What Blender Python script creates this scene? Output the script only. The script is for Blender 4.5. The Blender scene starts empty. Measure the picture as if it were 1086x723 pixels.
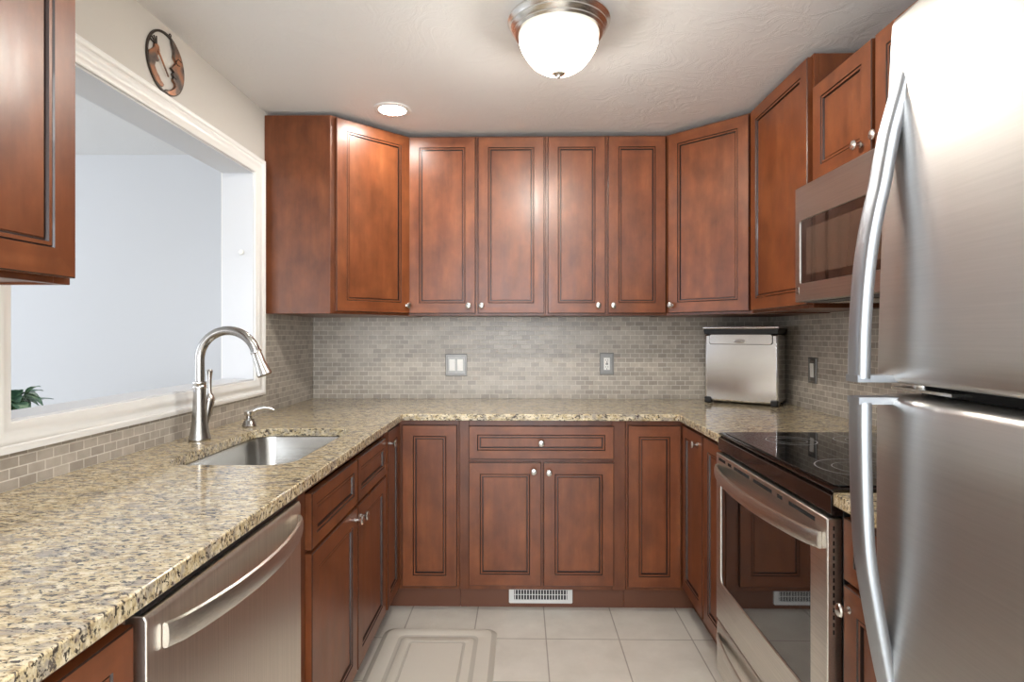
import bpy, bmesh, math, random
from math import sin, cos, pi, radians, sqrt
from mathutils import Vector, Matrix
random.seed(7)
SC = bpy.context.scene
COL = SC.collection

# ------------------------------------------------------------------ camera, world, lights, exposure
cam_data = bpy.data.cameras.new('camera')
cam = bpy.data.objects.new('camera', cam_data); COL.objects.link(cam)
CAM_H = 1.2735
cam.location = (0, 0, CAM_H)
cam.rotation_euler = (pi/2, 0, .0161)
cam_data.sensor_width = 36
cam_data.lens = 36*617.6/1086
cam_data.shift_y = -6.8/1086
cam_data.clip_start = .02
SC.camera = cam

world = bpy.data.worlds.new('world'); SC.world = world
world.use_nodes = True
world.node_tree.nodes['Background'].inputs[0].default_value = (.80, .88, 1, 1)
world.node_tree.nodes['Background'].inputs[1].default_value = 2.2

def area_light(name, loc, rot, sx, sy, power, col):
    l = bpy.data.lights.new(name, 'AREA'); l.shape = 'RECTANGLE'; l.size = sx; l.size_y = sy
    l.energy = power; l.color = col
    o = bpy.data.objects.new(name, l); COL.objects.link(o); o.location = loc; o.rotation_euler = rot
    return o
# daylight through the glazed wall opening behind the camera, and the side window of the adjoining room
area_light('daylight_rear_window', (.25, -2.98, 1.3), (radians(90), 0, 0), 2.6, 1.9, 85, (.88, .94, 1))
area_light('adjoining_room_fill', (-2.9, -2.8, 1.35), (radians(90), 0, 0), 2.2, 1.7, 40, (.95, .97, 1))  # unseen fill added before the solid rear wall, lights far wall and jamb evenly
area_light('rear_ceiling_fill', (.1, -.75, 2.28), (0, 0, 0), .9, .9, 30, (1, .99, .97))  # unseen fill light added under the ceiling behind the camera, no fixture modelled
area_light('daylight_side_room', (-4.45, 1.2, 1.35), (radians(90), 0, radians(-90)), 2.6, 1.7, 8, (.93, .96, 1))

SC.view_settings.view_transform = 'Standard'
SC.view_settings.look = 'None'
SC.view_settings.exposure = 0.64
SC.view_settings.gamma = 1
SC.view_settings.use_curve_mapping = False

# ------------------------------------------------------------------ material helpers
def new_mat(name):
    m = bpy.data.materials.new(name); m.use_nodes = True
    nt = m.node_tree; return m, nt, nt.nodes['Principled BSDF']
def N(nt, typ, **kw):
    n = nt.nodes.new(typ)
    for k, v in kw.items():
        if k in n.inputs: n.inputs[k].default_value = v
        else: setattr(n, k, v)
    return n
def ramp(nt, stops, interp='LINEAR'):
    r = nt.nodes.new('ShaderNodeValToRGB'); r.color_ramp.interpolation = interp
    e = r.color_ramp.elements
    while len(e) < len(stops): e.new(.5)
    for i, (p, c) in enumerate(stops):
        e[i].position = p; e[i].color = (c[0], c[1], c[2], 1) if len(c) == 3 else c
    return r
def coords(nt, scale=(1, 1, 1), rot=(0, 0, 0), rnd=True):
    tc = N(nt, 'ShaderNodeTexCoord'); mp = N(nt, 'ShaderNodeMapping')
    mp.inputs['Scale'].default_value = scale; mp.inputs['Rotation'].default_value = rot
    if rnd:
        oi = N(nt, 'ShaderNodeObjectInfo'); mu = N(nt, 'ShaderNodeMath', operation='MULTIPLY'); mu.inputs[1].default_value = 17.3
        ad = N(nt, 'ShaderNodeVectorMath', operation='ADD')
        nt.links.new(oi.outputs['Random'], mu.inputs[0])
        nt.links.new(tc.outputs['Object'], ad.inputs[0]); nt.links.new(mu.outputs[0], ad.inputs[1])
        nt.links.new(ad.outputs[0], mp.inputs['Vector'])
    else:
        nt.links.new(tc.outputs['Object'], mp.inputs['Vector'])
    return mp.outputs[0]
def plain(name, col, rough=.5, metal=0, spec=.5, coat=0, emit=None, es=0):
    m, nt, b = new_mat(name)
    b.inputs['Base Color'].default_value = (*col, 1); b.inputs['Roughness'].default_value = rough
    b.inputs['Metallic'].default_value = metal; b.inputs['Specular IOR Level'].default_value = spec
    b.inputs['Coat Weight'].default_value = coat
    if emit: b.inputs['Emission Color'].default_value = (*emit, 1); b.inputs['Emission Strength'].default_value = es
    return m
def wood(name, horizontal=False, tone=1.0):
    m, nt, b = new_mat(name); L = nt.links.new
    sc = (1.6, 16, 16) if horizontal else (16, 16, 1.6)
    v = coords(nt, sc); v2 = coords(nt, (7, 7, 4.5))
    n1 = N(nt, 'ShaderNodeTexNoise', Scale=1.6, Detail=6.0, Roughness=.6); L(v, n1.inputs['Vector'])
    n2 = N(nt, 'ShaderNodeTexNoise', Scale=1.7, Detail=4.0, Roughness=.55); L(v2, n2.inputs['Vector'])
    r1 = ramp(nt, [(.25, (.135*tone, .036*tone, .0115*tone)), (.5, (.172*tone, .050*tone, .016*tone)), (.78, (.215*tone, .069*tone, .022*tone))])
    L(n1.outputs[0], r1.inputs[0])
    r2 = ramp(nt, [(.3, (.70, .66, .62)), (.7, (1.22, 1.22, 1.2))]); L(n2.outputs[0], r2.inputs[0])
    mx = N(nt, 'ShaderNodeMix', data_type='RGBA', blend_type='MULTIPLY'); mx.inputs[0].default_value = 1
    L(r1.outputs[0], mx.inputs[6]); L(r2.outputs[0], mx.inputs[7])
    L(mx.outputs[2], b.inputs['Base Color'])
    rr = ramp(nt, [(.3, (.30,)*3), (.7, (.42,)*3)]); L(n1.outputs[0], rr.inputs[0]); L(rr.outputs[0], b.inputs['Roughness'])
    b.inputs['Coat Weight'].default_value = .25; b.inputs['Coat Roughness'].default_value = .30; b.inputs['Specular IOR Level'].default_value = .35
    bp = N(nt, 'ShaderNodeBump', Strength=.05, Distance=.002); L(n1.outputs[0], bp.inputs['Height']); L(bp.outputs[0], b.inputs['Normal'])
    return m
def steel(name, col=(.60, .585, .56), rough=.27, horiz=True, axis='y', streak=.12):
    m, nt, b = new_mat(name); L = nt.links.new
    sc = {'y': (300, 2.5, 300), 'x': (2.5, 300, 300), 'z': (300, 300, 2.5)}[axis]
    v = coords(nt, sc)
    n = N(nt, 'ShaderNodeTexNoise', Scale=1.0, Detail=3.0, Roughness=.6); L(v, n.inputs['Vector'])
    lo = 1-streak; r = ramp(nt, [(.3, tuple(c*lo for c in col)), (.7, tuple(c*(1+streak*.4) for c in col))]); L(n.outputs[0], r.inputs[0])
    L(r.outputs[0], b.inputs['Base Color'])
    b.inputs['Metallic'].default_value = 1; b.inputs['Roughness'].default_value = rough
    bp = N(nt, 'ShaderNodeBump', Strength=.025, Distance=.001); L(n.outputs[0], bp.inputs['Height']); L(bp.outputs[0], b.inputs['Normal'])
    return m

W_V = wood('cherry_wood_vertical_grain'); W_H = wood('cherry_wood_horizontal_grain', True)
GLAZE = plain('dark_glaze', (.022, .008, .005), .4, coat=.2)
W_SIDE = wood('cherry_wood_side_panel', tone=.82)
TOE = plain('toe_kick_brown', (.13, .045, .02), .45)
NICKEL = plain('satin_nickel', (.66, .64, .61), .26, 1)
STEEL_Y = steel('brushed_steel_across', (.74, .71, .66), .33, axis='y')
STEEL_X = steel('brushed_steel_x', axis='x')
STEEL_F = steel('fridge_brushed_steel', (.56, .545, .52), .40, axis='y', streak=.05)
STEEL_H = plain('smooth_handle_steel', (.42, .45, .49), .40, 1)
STEEL_DW = steel('dishwasher_brushed_steel', (.80, .73, .65), .38, axis='z', streak=.12)
STEEL_SINK = steel('sink_steel', (.50, .49, .47), .24, axis='x', streak=.2)
STEEL_BOX = plain('polished_steel', (.82, .82, .84), .16, 1)
BLACK = plain('black_plastic', (.012, .012, .013), .35)
BLACKG = plain('black_ceramic_glass', (.006, .006, .007), .02, spec=.6)
PANELBLK = plain('dark_glossy_enamel', (.018, .010, .008), .09, spec=.6)
DARKGREY = plain('dark_grey_steel', (.09, .09, .10), .4, .6)
GREYMARK = plain('grey_burner_print', (.30, .30, .30), .4)
TRIMW = plain('white_trim_paint', (.86, .85, .82), .30)
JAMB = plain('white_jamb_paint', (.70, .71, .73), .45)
SWITCHW = plain('white_switch_plastic', (.85, .84, .80), .35)
PLATE = plain('pewter_plate', (.26, .25, .235), .42, .75)
VENTM = plain('white_painted_metal', (.70, .69, .66), .4)
GAPM = plain('dark_void', (.01, .01, .01), .8)

def wall_mat(name, col, bump=.12, scale=30, rough=.6):
    m, nt, b = new_mat(name); L = nt.links.new
    v = coords(nt, rnd=False)
    n = N(nt, 'ShaderNodeTexNoise', Scale=scale, Detail=4.0); L(v, n.inputs['Vector'])
    b.inputs['Base Color'].default_value = (*col, 1); b.inputs['Roughness'].default_value = rough
    bp = N(nt, 'ShaderNodeBump', Strength=bump, Distance=.004); L(n.outputs[0], bp.inputs['Height']); L(bp.outputs[0], b.inputs['Normal'])
    return m
PAINT = wall_mat('greige_wall_paint', (.60, .57, .52), .05)
PAINT2 = wall_mat('cool_white_wall_paint', (.66, .67, .69), .03)

def ceiling_mat():
    m, nt, b = new_mat('trowelled_ceiling_plaster'); L = nt.links.new
    v = coords(nt, rnd=False)
    w = N(nt, 'ShaderNodeTexNoise', Scale=2.6, Detail=2.0); L(v, w.inputs['Vector'])
    ad = N(nt, 'ShaderNodeVectorMath', operation='MULTIPLY_ADD'); L(w.outputs['Color'], ad.inputs[0]); ad.inputs[1].default_value = (.9, .9, .9); L(v, ad.inputs[2])
    n = N(nt, 'ShaderNodeTexNoise', Scale=5.0, Detail=7.0, Roughness=.62, Distortion=1.6); L(ad.outputs[0], n.inputs['Vector'])
    r = ramp(nt, [(.40, (0, 0, 0)), (.50, (1, 1, 1)), (.56, (.25,)*3), (1, (.2,)*3)]); L(n.outputs[0], r.inputs[0])
    b.inputs['Base Color'].default_value = (.84, .835, .825, 1); b.inputs['Roughness'].default_value = .55
    bp = N(nt, 'ShaderNodeBump', Strength=.26, Distance=.003); L(r.outputs[0], bp.inputs['Height']); L(bp.outputs[0], b.inputs['Normal'])
    return m
CEIL = ceiling_mat()

def brick_mat(name, ux, col1, col2, mortar, bw, bh, ms, offset=.5, rough=.35, org=(0, 0), bump=.5, freq=2):
    """brick / tile pattern on an upright or flat surface; ux = axes used as (u, v)"""
    m, nt, b = new_mat(name); L = nt.links.new
    tc = N(nt, 'ShaderNodeTexCoord'); sp = N(nt, 'ShaderNodeSeparateXYZ'); cb = N(nt, 'ShaderNodeCombineXYZ')
    L(tc.outputs['Object'], sp.inputs[0])
    for i, a in enumerate(ux):
        ad = N(nt, 'ShaderNodeMath', operation='SUBTRACT'); ad.inputs[1].default_value = org[i]
        L(sp.outputs['XYZ'.index(a)], ad.inputs[0]); L(ad.outputs[0], cb.inputs[i])
    br = N(nt, 'ShaderNodeTexBrick', offset=offset, offset_frequency=freq, squash=1.0)
    br.inputs['Scale'].default_value = 1; br.inputs['Brick Width'].default_value = bw; br.inputs['Row Height'].default_value = bh
    br.inputs['Mortar Size'].default_value = ms; br.inputs['Mortar Smooth'].default_value = .2; br.inputs['Bias'].default_value = 0
    br.inputs['Color1'].default_value = (*col1, 1); br.inputs['Color2'].default_value = (*col2, 1); br.inputs['Mortar'].default_value = (*mortar, 1)
    L(cb.outputs[0], br.inputs['Vector'])
    n = N(nt, 'ShaderNodeTexNoise', Scale=1.3/bw, Detail=6.0, Roughness=.65); L(tc.outputs['Object'], n.inputs['Vector'])
    r = ramp(nt, [(.3, (.86, .85, .83)), (.7, (1.08, 1.08, 1.08))]); L(n.outputs[0], r.inputs[0])
    mx = N(nt, 'ShaderNodeMix', data_type='RGBA', blend_type='MULTIPLY'); mx.inputs[0].default_value = 1
    L(br.outputs['Color'], mx.inputs[6]); L(r.outputs[0], mx.inputs[7]); L(mx.outputs[2], b.inputs['Base Color'])
    rr = ramp(nt, [(0, (rough,)*3), (1, (.8,)*3)]); L(br.outputs['Fac'], rr.inputs[0]); L(rr.outputs[0], b.inputs['Roughness'])
    iv = N(nt, 'ShaderNodeMath', operation='SUBTRACT'); iv.inputs[0].default_value = 1; L(br.outputs['Fac'], iv.inputs[1])
    bp = N(nt, 'ShaderNodeBump', Strength=bump, Distance=.0015); L(iv.outputs[0], bp.inputs['Height']); L(bp.outputs[0], b.inputs['Normal'])
    return m
T1, T2, TM = (.50, .45, .385), (.34, .30, .255), (.68, .64, .575)
TILE_BACK = brick_mat('stone_mosaic_back', 'XZ', T1, T2, TM, .0508, .0254, .0016, org=(0, .914))
TILE_SIDE = brick_mat('stone_mosaic_side', 'YZ', T1, T2, TM, .0508, .0254, .0016, org=(0, .914))
FLOORM = brick_mat('beige_floor_tile', 'XY', (.68, .645, .58), (.65, .62, .555), (.40, .365, .32), .305, .305, .003, offset=0, rough=.33, org=(.1035, 2.135), bump=.4)

def granite():
    m, nt, b = new_mat('speckled_beige_granite'); L = nt.links.new
    v = coords(nt, (.7, 1.5, 1), (0, 0, .3), rnd=False)
    def noise(s, d=5.0, r=.6, dist=0.0):
        n = N(nt, 'ShaderNodeTexNoise', Scale=s, Detail=d, Roughness=r, Distortion=dist); L(v, n.inputs['Vector']); return n.outputs[0]
    def mixc(fac, a, bcol, blend='MIX'):
        x = N(nt, 'ShaderNodeMix', data_type='RGBA', blend_type=blend)
        L(fac, x.inputs[0]); L(a, x.inputs[6])
        x.inputs[7].default_value = (*bcol, 1); return x.outputs[2]
    base = ramp(nt, [(.32, (.30, .215, .11)), (.46, (.55, .44, .26)), (.58, (.72, .62, .43)), (.75, (.80, .73, .58))]); L(noise(48, 6, .7, .4), base.inputs[0])
    g = ramp(nt, [(.51, (0,)*3), (.60, (.85,)*3)]); L(noise(26, 6, .7, .6), g.inputs[0])
    c = mixc(g.outputs[0], base.outputs[0], (.33, .29, .245))
    br = ramp(nt, [(.59, (0,)*3), (.65, (.85,)*3)]); L(noise(70, 4, .6, 1.0), br.inputs[0])
    c = mixc(br.outputs[0], c, (.20, .12, .06))
    d1 = ramp(nt, [(.55, (0,)*3), (.60, (1,)*3)]); L(noise(105, 5, .62, .5), d1.inputs[0])
    c = mixc(d1.outputs[0], c, (.05, .04, .032))
    d2 = ramp(nt, [(.575, (0,)*3), (.62, (.9,)*3)]); L(noise(44, 6, .7, 1.2), d2.inputs[0])
    c = mixc(d2.outputs[0], c, (.075, .06, .055))
    vo = N(nt, 'ShaderNodeTexVoronoi', Scale=26.0); L(v, vo.inputs['Vector'])
    vr = ramp(nt, [(.07, (1,)*3), (.12, (0,)*3)]); L(vo.outputs['Distance'], vr.inputs[0])
    c = mixc(vr.outputs[0], c, (.07, .045, .05))
    L(c, b.inputs['Base Color'])
    b.inputs['Roughness'].default_value = .11; b.inputs['Specular IOR Level'].default_value = .55
    return m
GRANITE = granite()

# ------------------------------------------------------------------ mesh builder
class MB:
    def __init__(s): s.v = []; s.f = []; s.m = []; s.sm = []
    def add(s, vs, fs, mi=0, smooth=False):
        o = len(s.v); s.v += [tuple(v) for v in vs]
        for k, f in enumerate(fs):
            s.f.append([i+o for i in f]); s.m.append(mi[k] if isinstance(mi, (list, tuple)) else mi); s.sm.append(smooth)
        return s
    def box(s, x0, x1, y0, y1, z0, z1, mi=0):
        vs = [(x0, y0, z0), (x1, y0, z0), (x1, y1, z0), (x0, y1, z0), (x0, y0, z1), (x1, y0, z1), (x1, y1, z1), (x0, y1, z1)]
        return s.add(vs, [(0, 3, 2, 1), (4, 5, 6, 7), (0, 1, 5, 4), (1, 2, 6, 5), (2, 3, 7, 6), (3, 0, 4, 7)], mi)
    def prism(s, poly, z0, z1, mi=0, axis='z', smooth=False):
        """extrude polygon; axis z: poly (x,y); axis y: poly (x,z) from y=z0..z1; axis x: poly (y,z)"""
        n = len(poly)
        P = {'z': lambda p, t: (p[0], p[1], t), 'y': lambda p, t: (p[0], t, p[1]), 'x': lambda p, t: (t, p[0], p[1])}[axis]
        vs = [P(p, z0) for p in poly]+[P(p, z1) for p in poly]
        fs = [list(range(n))[::-1], list(range(n, 2*n))]+[(i, (i+1) % n, n+(i+1) % n, n+i) for i in range(n)]
        return s.add(vs, fs, mi, smooth)
    def lathe(s, prof, c=(0, 0, 0), axis='z', seg=32, mi=0, sx=1, sy=1):
        """prof: list of (radius, along-axis)"""
        c = Vector(c); vs = []; n = len(prof)
        A = {'z': (Vector((1, 0, 0)), Vector((0, 1, 0)), Vector((0, 0, 1))), 'y': (Vector((1, 0, 0)), Vector((0, 0, 1)), Vector((0, -1, 0))), 'x': (Vector((0, 1, 0)), Vector((0, 0, 1)), Vector((1, 0, 0)))}[axis] if isinstance(axis, str) else axis
        for r, t in prof:
            for k in range(seg):
                a = 2*pi*k/seg; vs.append(c+A[0]*cos(a)*r*sx+A[1]*sin(a)*r*sy+A[2]*t)
        fs = []
        for i in range(n-1):
            for k in range(seg):
                k2 = (k+1) % seg; fs.append((i*seg+k, i*seg+k2, (i+1)*seg+k2, (i+1)*seg+k))
        closed = tuple(prof[0]) == tuple(prof[-1])
        if closed: pass
        elif prof[0][0] > 1e-6: fs.append(list(range(seg))[::-1])
        if not closed and prof[-1][0] > 1e-6: fs.append([(n-1)*seg+k for k in range(seg)])
        return s.add(vs, fs, mi, True)
    def tube(s, pts, rad, seg=14, mi=0, up=Vector((0, 0, 1)), flat=1):
        pts = [Vector(p) for p in pts]; vs = []; n = len(pts)
        if not isinstance(rad, (list, tuple)): rad = [rad]*n
        prev = None
        for i, p in enumerate(pts):
            t = (pts[min(i+1, n-1)]-pts[max(i-1, 0)]).normalized()
            if prev is None:
                a = up if abs(t.dot(up)) < .95 else Vector((1, 0, 0)); u = (a-t*a.dot(t)).normalized()
            else: u = (prev-t*prev.dot(t)).normalized()
            prev = u; w = t.cross(u)
            for k in range(seg):
                a = 2*pi*k/seg; vs.append(p+u*cos(a)*rad[i]+w*sin(a)*rad[i]*flat)
        fs = [(i*seg+k, i*seg+(k+1) % seg, (i+1)*seg+(k+1) % seg, (i+1)*seg+k) for i in range(n-1) for k in range(seg)]
        fs += [list(range(seg))[::-1], [(n-1)*seg+k for k in range(seg)]]
        return s.add(vs, fs, mi, True)
    def sweep(s, pts, prof_fn, mi=0, smooth=False):
        """rings of arbitrary points: prof_fn(i, p) -> list of points"""
        rings = [prof_fn(i, Vector(p)) for i, p in enumerate(pts)]; k = len(rings[0]); n = len(rings)
        vs = [q for r in rings for q in r]
        fs = [(i*k+j, i*k+(j+1) % k, (i+1)*k+(j+1) % k, (i+1)*k+j) for i in range(n-1) for j in range(k)]
        fs += [list(range(k))[::-1], [(n-1)*k+j for j in range(k)]]
        return s.add(vs, fs, mi, smooth)
    def build(s, name, mats, parent=None, off=(0, 0, 0), bevel=0, seg=2, loc=None, rotz=None, angle=35, smooth=False, subsurf=0):
        off = Vector(off)
        me = bpy.data.meshes.new(name); me.from_pydata([tuple(Vector(v)-off) for v in s.v], [], s.f)
        if not isinstance(mats, (list, tuple)): mats = [mats]
        for m in mats: me.materials.append(m)
        for p, mi, sm in zip(me.polygons, s.m, s.sm): p.material_index = mi; p.use_smooth = sm or smooth or bevel > 0
        bm = bmesh.new(); bm.from_mesh(me); bmesh.ops.recalc_face_normals(bm, faces=bm.faces); bm.to_mesh(me); bm.free()
        me.update()
        me.set_sharp_from_angle(angle=radians(angle))
        o = bpy.data.objects.new(name, me); COL.objects.link(o)
        if parent: o.parent = parent
        if loc: o.location = loc
        elif not parent and off.length: o.location = off
        if rotz is not None: o.rotation_euler = (0, 0, rotz)
        if bevel:
            b = o.modifiers.new('bevel', 'BEVEL'); b.width = bevel; b.segments = seg; b.limit_method = 'ANGLE'; b.angle_limit = radians(40); b.harden_normals = False
        if subsurf:
            b = o.modifiers.new('sub', 'SUBSURF'); b.levels = subsurf; b.render_levels = subsurf
        return o

def tag(o, label=None, cat=None, group=None, kind=None):
    for k, v in (('label', label), ('category', cat), ('group', group), ('kind', kind)):
        if v: o[k] = v
    return o
def thing(name, label, cat, loc=(0, 0, 0), rotz=0, group=None):
    o = bpy.data.objects.new(name, None); COL.objects.link(o); o.location = loc; o.rotation_euler = (0, 0, rotz); o.empty_display_size = .1
    return tag(o, label, cat, group)
def struct(name, mb, mats, **kw):
    return tag(mb.build(name, mats, **kw), kind='structure')
def rrect(x0, x1, y0, y1, r, n=6):
    P = []
    for cx, cy, a0 in ((x1-r, y1-r, 0), (x0+r, y1-r, 90), (x0+r, y0+r, 180), (x1-r, y0+r, 270)):
        for k in range(n+1):
            a = radians(a0+90*k/n); P.append((cx+r*cos(a), cy+r*sin(a)))
    return P

# ------------------------------------------------------------------ key dimensions (metres)
XL, XR, DW = -1.186, 1.40, 3.279       # left wall, right wall, back wall
CEI = 2.303
REAR = -2.9                              # rear wall behind the camera
FACE_L, FACE_B, FACE_R = -.576, 2.670, .747   # base face frames
UF_L, UF_R, UF_B = -.881, 1.052, 2.974        # wall-cabinet face frames
OP0, OP1, OZ0, OZ1 = 1.316, 2.561, 1.066, 1.998  # pass-through opening
WT = .13

# ------------------------------------------------------------------ room shell
struct('floor', MB().box(XL-WT-3.3, XR+.12, REAR-.12, DW+.12, -.1, 0), FLOORM)
struct('ceiling', MB().box(XL-WT-3.3, XR+.12, REAR-.12, DW+.12, CEI, CEI+.1), CEIL)
struct('wall_back', MB().box(XL-WT, XR+.12, DW, DW+.12, 0, CEI), PAINT)
w = MB(); x0, x1 = XL-WT, XL
w.box(x0, x1, REAR, OP0, 0, CEI); w.box(x0, x1, OP1, DW, 0, CEI); w.box(x0, x1, OP0, OP1, 0, OZ0); w.box(x0, x1, OP0, OP1, OZ1, CEI)
struct('wall_left', w, PAINT)
struct('wall_right', MB().box(XR, XR+.12, REAR, DW, 0, CEI), PAINT)
w = MB()
w.box(XL, -1.1, REAR-.12, REAR, 0, CEI); w.box(1.3, XR, REAR-.12, REAR, 0, CEI); w.box(-1.1, 1.3, REAR-.12, REAR, 0, .35); w.box(-1.1, 1.3, REAR-.12, REAR, 2.15, CEI)
struct('wall_rear', w, PAINT)
# adjoining room seen through the pass-through
struct('wall_far', MB().box(XL-WT-3.3, XL-WT, DW+.02, DW+.12, 0, CEI), PAINT2)
w = MB(); fx = XL-WT-3.3
w.box(fx-.1, fx, REAR, -.1, 0, CEI); w.box(fx-.1, fx, 2.5, DW+.12, 0, CEI); w.box(fx-.1, fx, -.1, 2.5, 0, .5); w.box(fx-.1, fx, -.1, 2.5, 2.2, CEI)
struct('wall_side_room', w, PAINT2)
struct('wall_side_room_rear', MB().box(fx, XL-WT, REAR-.1, REAR, 0, CEI), PAINT2)

# pass-through: lining and moulded casing
t = .012
w = MB()
jx0, jx1 = XL-WT-.004, XL+.004
w.box(jx0, jx1, OP0, OP1, OZ0, OZ0+t); w.box(jx0, jx1, OP0, OP1, OZ1-t, OZ1); w.box(jx0, jx1, OP0, OP0+t, OZ0+t, OZ1-t); w.box(jx0, jx1, OP1-t, OP1, OZ0+t, OZ1-t)
struct('trim_1', w, JAMB, bevel=.001)
def casing(xface, side):
    prof = [(-.006, 0), (-.006, .011), (-.002, .014), (.012, .014), (.016, .018), (.028, .019), (.034, .015), (.046, .016), (.050, .022), (.058, .024), (.064, .021), (.066, 0)]
    mb = MB(); rings = []
    for o_, d in prof:
        k = o_/.066
        oy = o_*(1.2 if o_ > 0 else 1)
        rings.append([(xface+side*d, OP0-oy, OZ0-o_), (xface+side*d, OP1+oy, OZ0-o_), (xface+side*d, OP1+oy, OZ1+o_), (xface+side*d, OP0-oy, OZ1+o_)])
    vs = [p for r in rings for p in r]; n = len(rings)
    fs = [(((i) % n)*4+j, (i % n)*4+(j+1) % 4, ((i+1) % n)*4+(j+1) % 4, ((i+1) % n)*4+j) for i in range(n) for j in range(4)]
    mb.add(vs, fs, 0)
    return mb
struct('trim_2', casing(XL, 1), TRIMW, angle=50)
struct('trim_3', casing(XL-WT, -1), TRIMW, angle=50)
tag(MB().lathe([(0, 0), (.006, 0), (.006, .003), (.011, .006), (.012, .010), (.009, .014), (0, .016)], (XL-.045, OP1-t-.0005, 1.635), 'y', 20).build('wall_bumper', SWITCHW),
    'small round white bumper stuck on the right jamb of the pass-through', 'bumper')

# ------------------------------------------------------------------ tiled backsplashes
tag(MB().box(XL+.009, XR-.009, DW-.008, DW-.0005, .9145, 1.372).build('tile_backsplash', TILE_BACK),
    'beige stone mosaic backsplash along the back wall', 'backsplash')
w = MB(); w.box(XL+.0005, XL+.008, 0, 2.642, .9145, OZ0-.067); w.box(XL+.0005, XL+.008, 2.642, DW-.0005, .9145, 1.372)
tag(w.build('tile_backsplash', TILE_SIDE), 'beige stone mosaic backsplash on the left wall, low under the pass-through', 'backsplash')
tag(MB().box(XR-.008, XR-.0005, .9, DW-.0005, .9145, 1.372).build('tile_backsplash', TILE_SIDE), 'beige stone mosaic backsplash on the right wall behind the range', 'backsplash')

# ------------------------------------------------------------------ cabinets
def door_mesh(w, h, fr=.052, t=.020):
    """mitred frame door with glazed inner bead; x 0..w, z 0..h, front at y=-t"""
    mb = MB()
    rings = [(0, 0), (0, -t+.002), (.0022, -t), (fr-.001, -t), (fr+.0015, -t+.004), (fr+.003, -t+.0022), (fr+.0095, -t+.0022), (fr+.0115, -t+.0085), (fr+.0145, -t+.0085), (fr+.0165, -t+.0065), (fr+.020, -t+.0065)]
    mats = ['w', 'g', 'w', 'g', 'g', 'w', 'g', 'g', 'w', 'w']
    vs = []
    for o_, y in rings: vs += [(o_, y, o_), (w-o_, y, o_), (w-o_, y, h-o_), (o_, y, h-o_)]
    fs = []; mi = []
    for i, k in enumerate(mats):
        for j in range(4):
            fs.append((i*4+j, i*4+(j+1) % 4, (i+1)*4+(j+1) % 4, (i+1)*4+j))
            mi.append(2 if k == 'g' else (1 if j in (0, 2) else 0))
    e = (len(rings)-1)*4
    fs.append((e, e+1, e+2, e+3)); mi.append(0); fs.append((3, 2, 1, 0)); mi.append(0)
    return mb.add(vs, fs, mi)
def knob(parent, x, z, y=-.0205, r=.0155):
    return MB().lathe([(0, 0), (.0085, 0), (.0085, .002), (.0045, .005), (.0045, .013), (.009, .017), (r*.95, .020), (r, .0235), (r*.85, .027), (r*.4, .0292), (0, .0295)], (x, y, z), 'y', 24, sx=.92).build('knob', NICKEL, parent)
def door(parent, x, z, w, h, kn=None, name='door', fr=.052, y=-.0005):
    d = door_mesh(w, h, fr).build(name, [W_V, W_H, GLAZE], parent, loc=(x, y, z), angle=20)
    if kn: knob(d, kn[0], kn[1])
    return d
def shell(w, d, z0, z1, stiles=(.04, .04), rails=(.04, .04), mids=(), top=True):
    mb = MB(); t = .016
    mb.box(0, t, .019, d, z0, z1); mb.box(w-t, w, .019, d, z0, z1)
    mb.box(t, w-t, .019, d, z0+.004, z0+.020); mb.box(t, w-t, d-.008, d, z0+.020, z1)
    if top: mb.box(t, w-t, .019, d-.008, z1-t, z1)
    mb.box(0, stiles[0], 0, .019, z0, z1); mb.box(w-stiles[1], w, 0, .019, z0, z1)
    mb.box(stiles[0], w-stiles[1], 0, .019, z0, z0+rails[0]); mb.box(stiles[0], w-stiles[1], 0, .019, z1-rails[1], z1)
    for m in mids:
        if m[0] == 'v': mb.box(m[1], m[2], .0008, .0185, z0+rails[0]+.0004, z1-rails[1]-.0004)
        else: mb.box(stiles[0], w-stiles[1], 0, .019, m[1], m[2])
    return mb
UB, UT = 1.370, 2.285
G_W = 'cherry wall cabinets'
def wall_cab(label, loc, rotz, w, d, doors, z0=UB, z1=UT, group=None):
    t_ = thing('wall_cabinet', label, 'cabinet', (loc[0], loc[1], z0), rotz, 'cherry wall cabinets')
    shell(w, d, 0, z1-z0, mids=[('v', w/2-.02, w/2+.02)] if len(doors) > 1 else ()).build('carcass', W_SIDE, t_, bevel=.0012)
    for (x, ww, kx, kz) in doors: door(t_, x, .012, ww, z1-z0-.012-.010, (kx, kz) if kx is not None else None)
    return t_
# back wall pair cabinets
wall_cab('two-door cherry wall cabinet on the back wall beside the left diagonal corner cabinet', (-.575, UF_B), 0, .697, .303, [(.004, .337, .303, .039), (.355, .335, .018, .039)])
wall_cab('narrower two-door cherry wall cabinet on the back wall above the duplex outlet', (.1225, UF_B), 0, .6135, .303, [(.012, .291, .253, .039), (.317, .290, .024, .039)])
# right wall tall single, above microwave
wall_cab('single-door cherry wall cabinet on the right wall between the corner cabinet and the microwave', (UF_R, 2.668), -pi/2, .557, .346, [(.030, .517, None, 0)])
wall_cab('short two-door cherry cabinet directly above the microwave', (UF_R, 2.104), -pi/2, .760, .346, [(.026, .344, .292, .040), (.388, .344, .024, .040)], 1.797, 2.157)
# left wall near cabinet
wall_cab('cherry wall cabinet hanging in the upper left foreground, cut by the photo edge', (UF_L, .20), pi/2, .923, .303, [(.012, .440, .41, .04), (.465, .447, .03, .04)])
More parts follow.
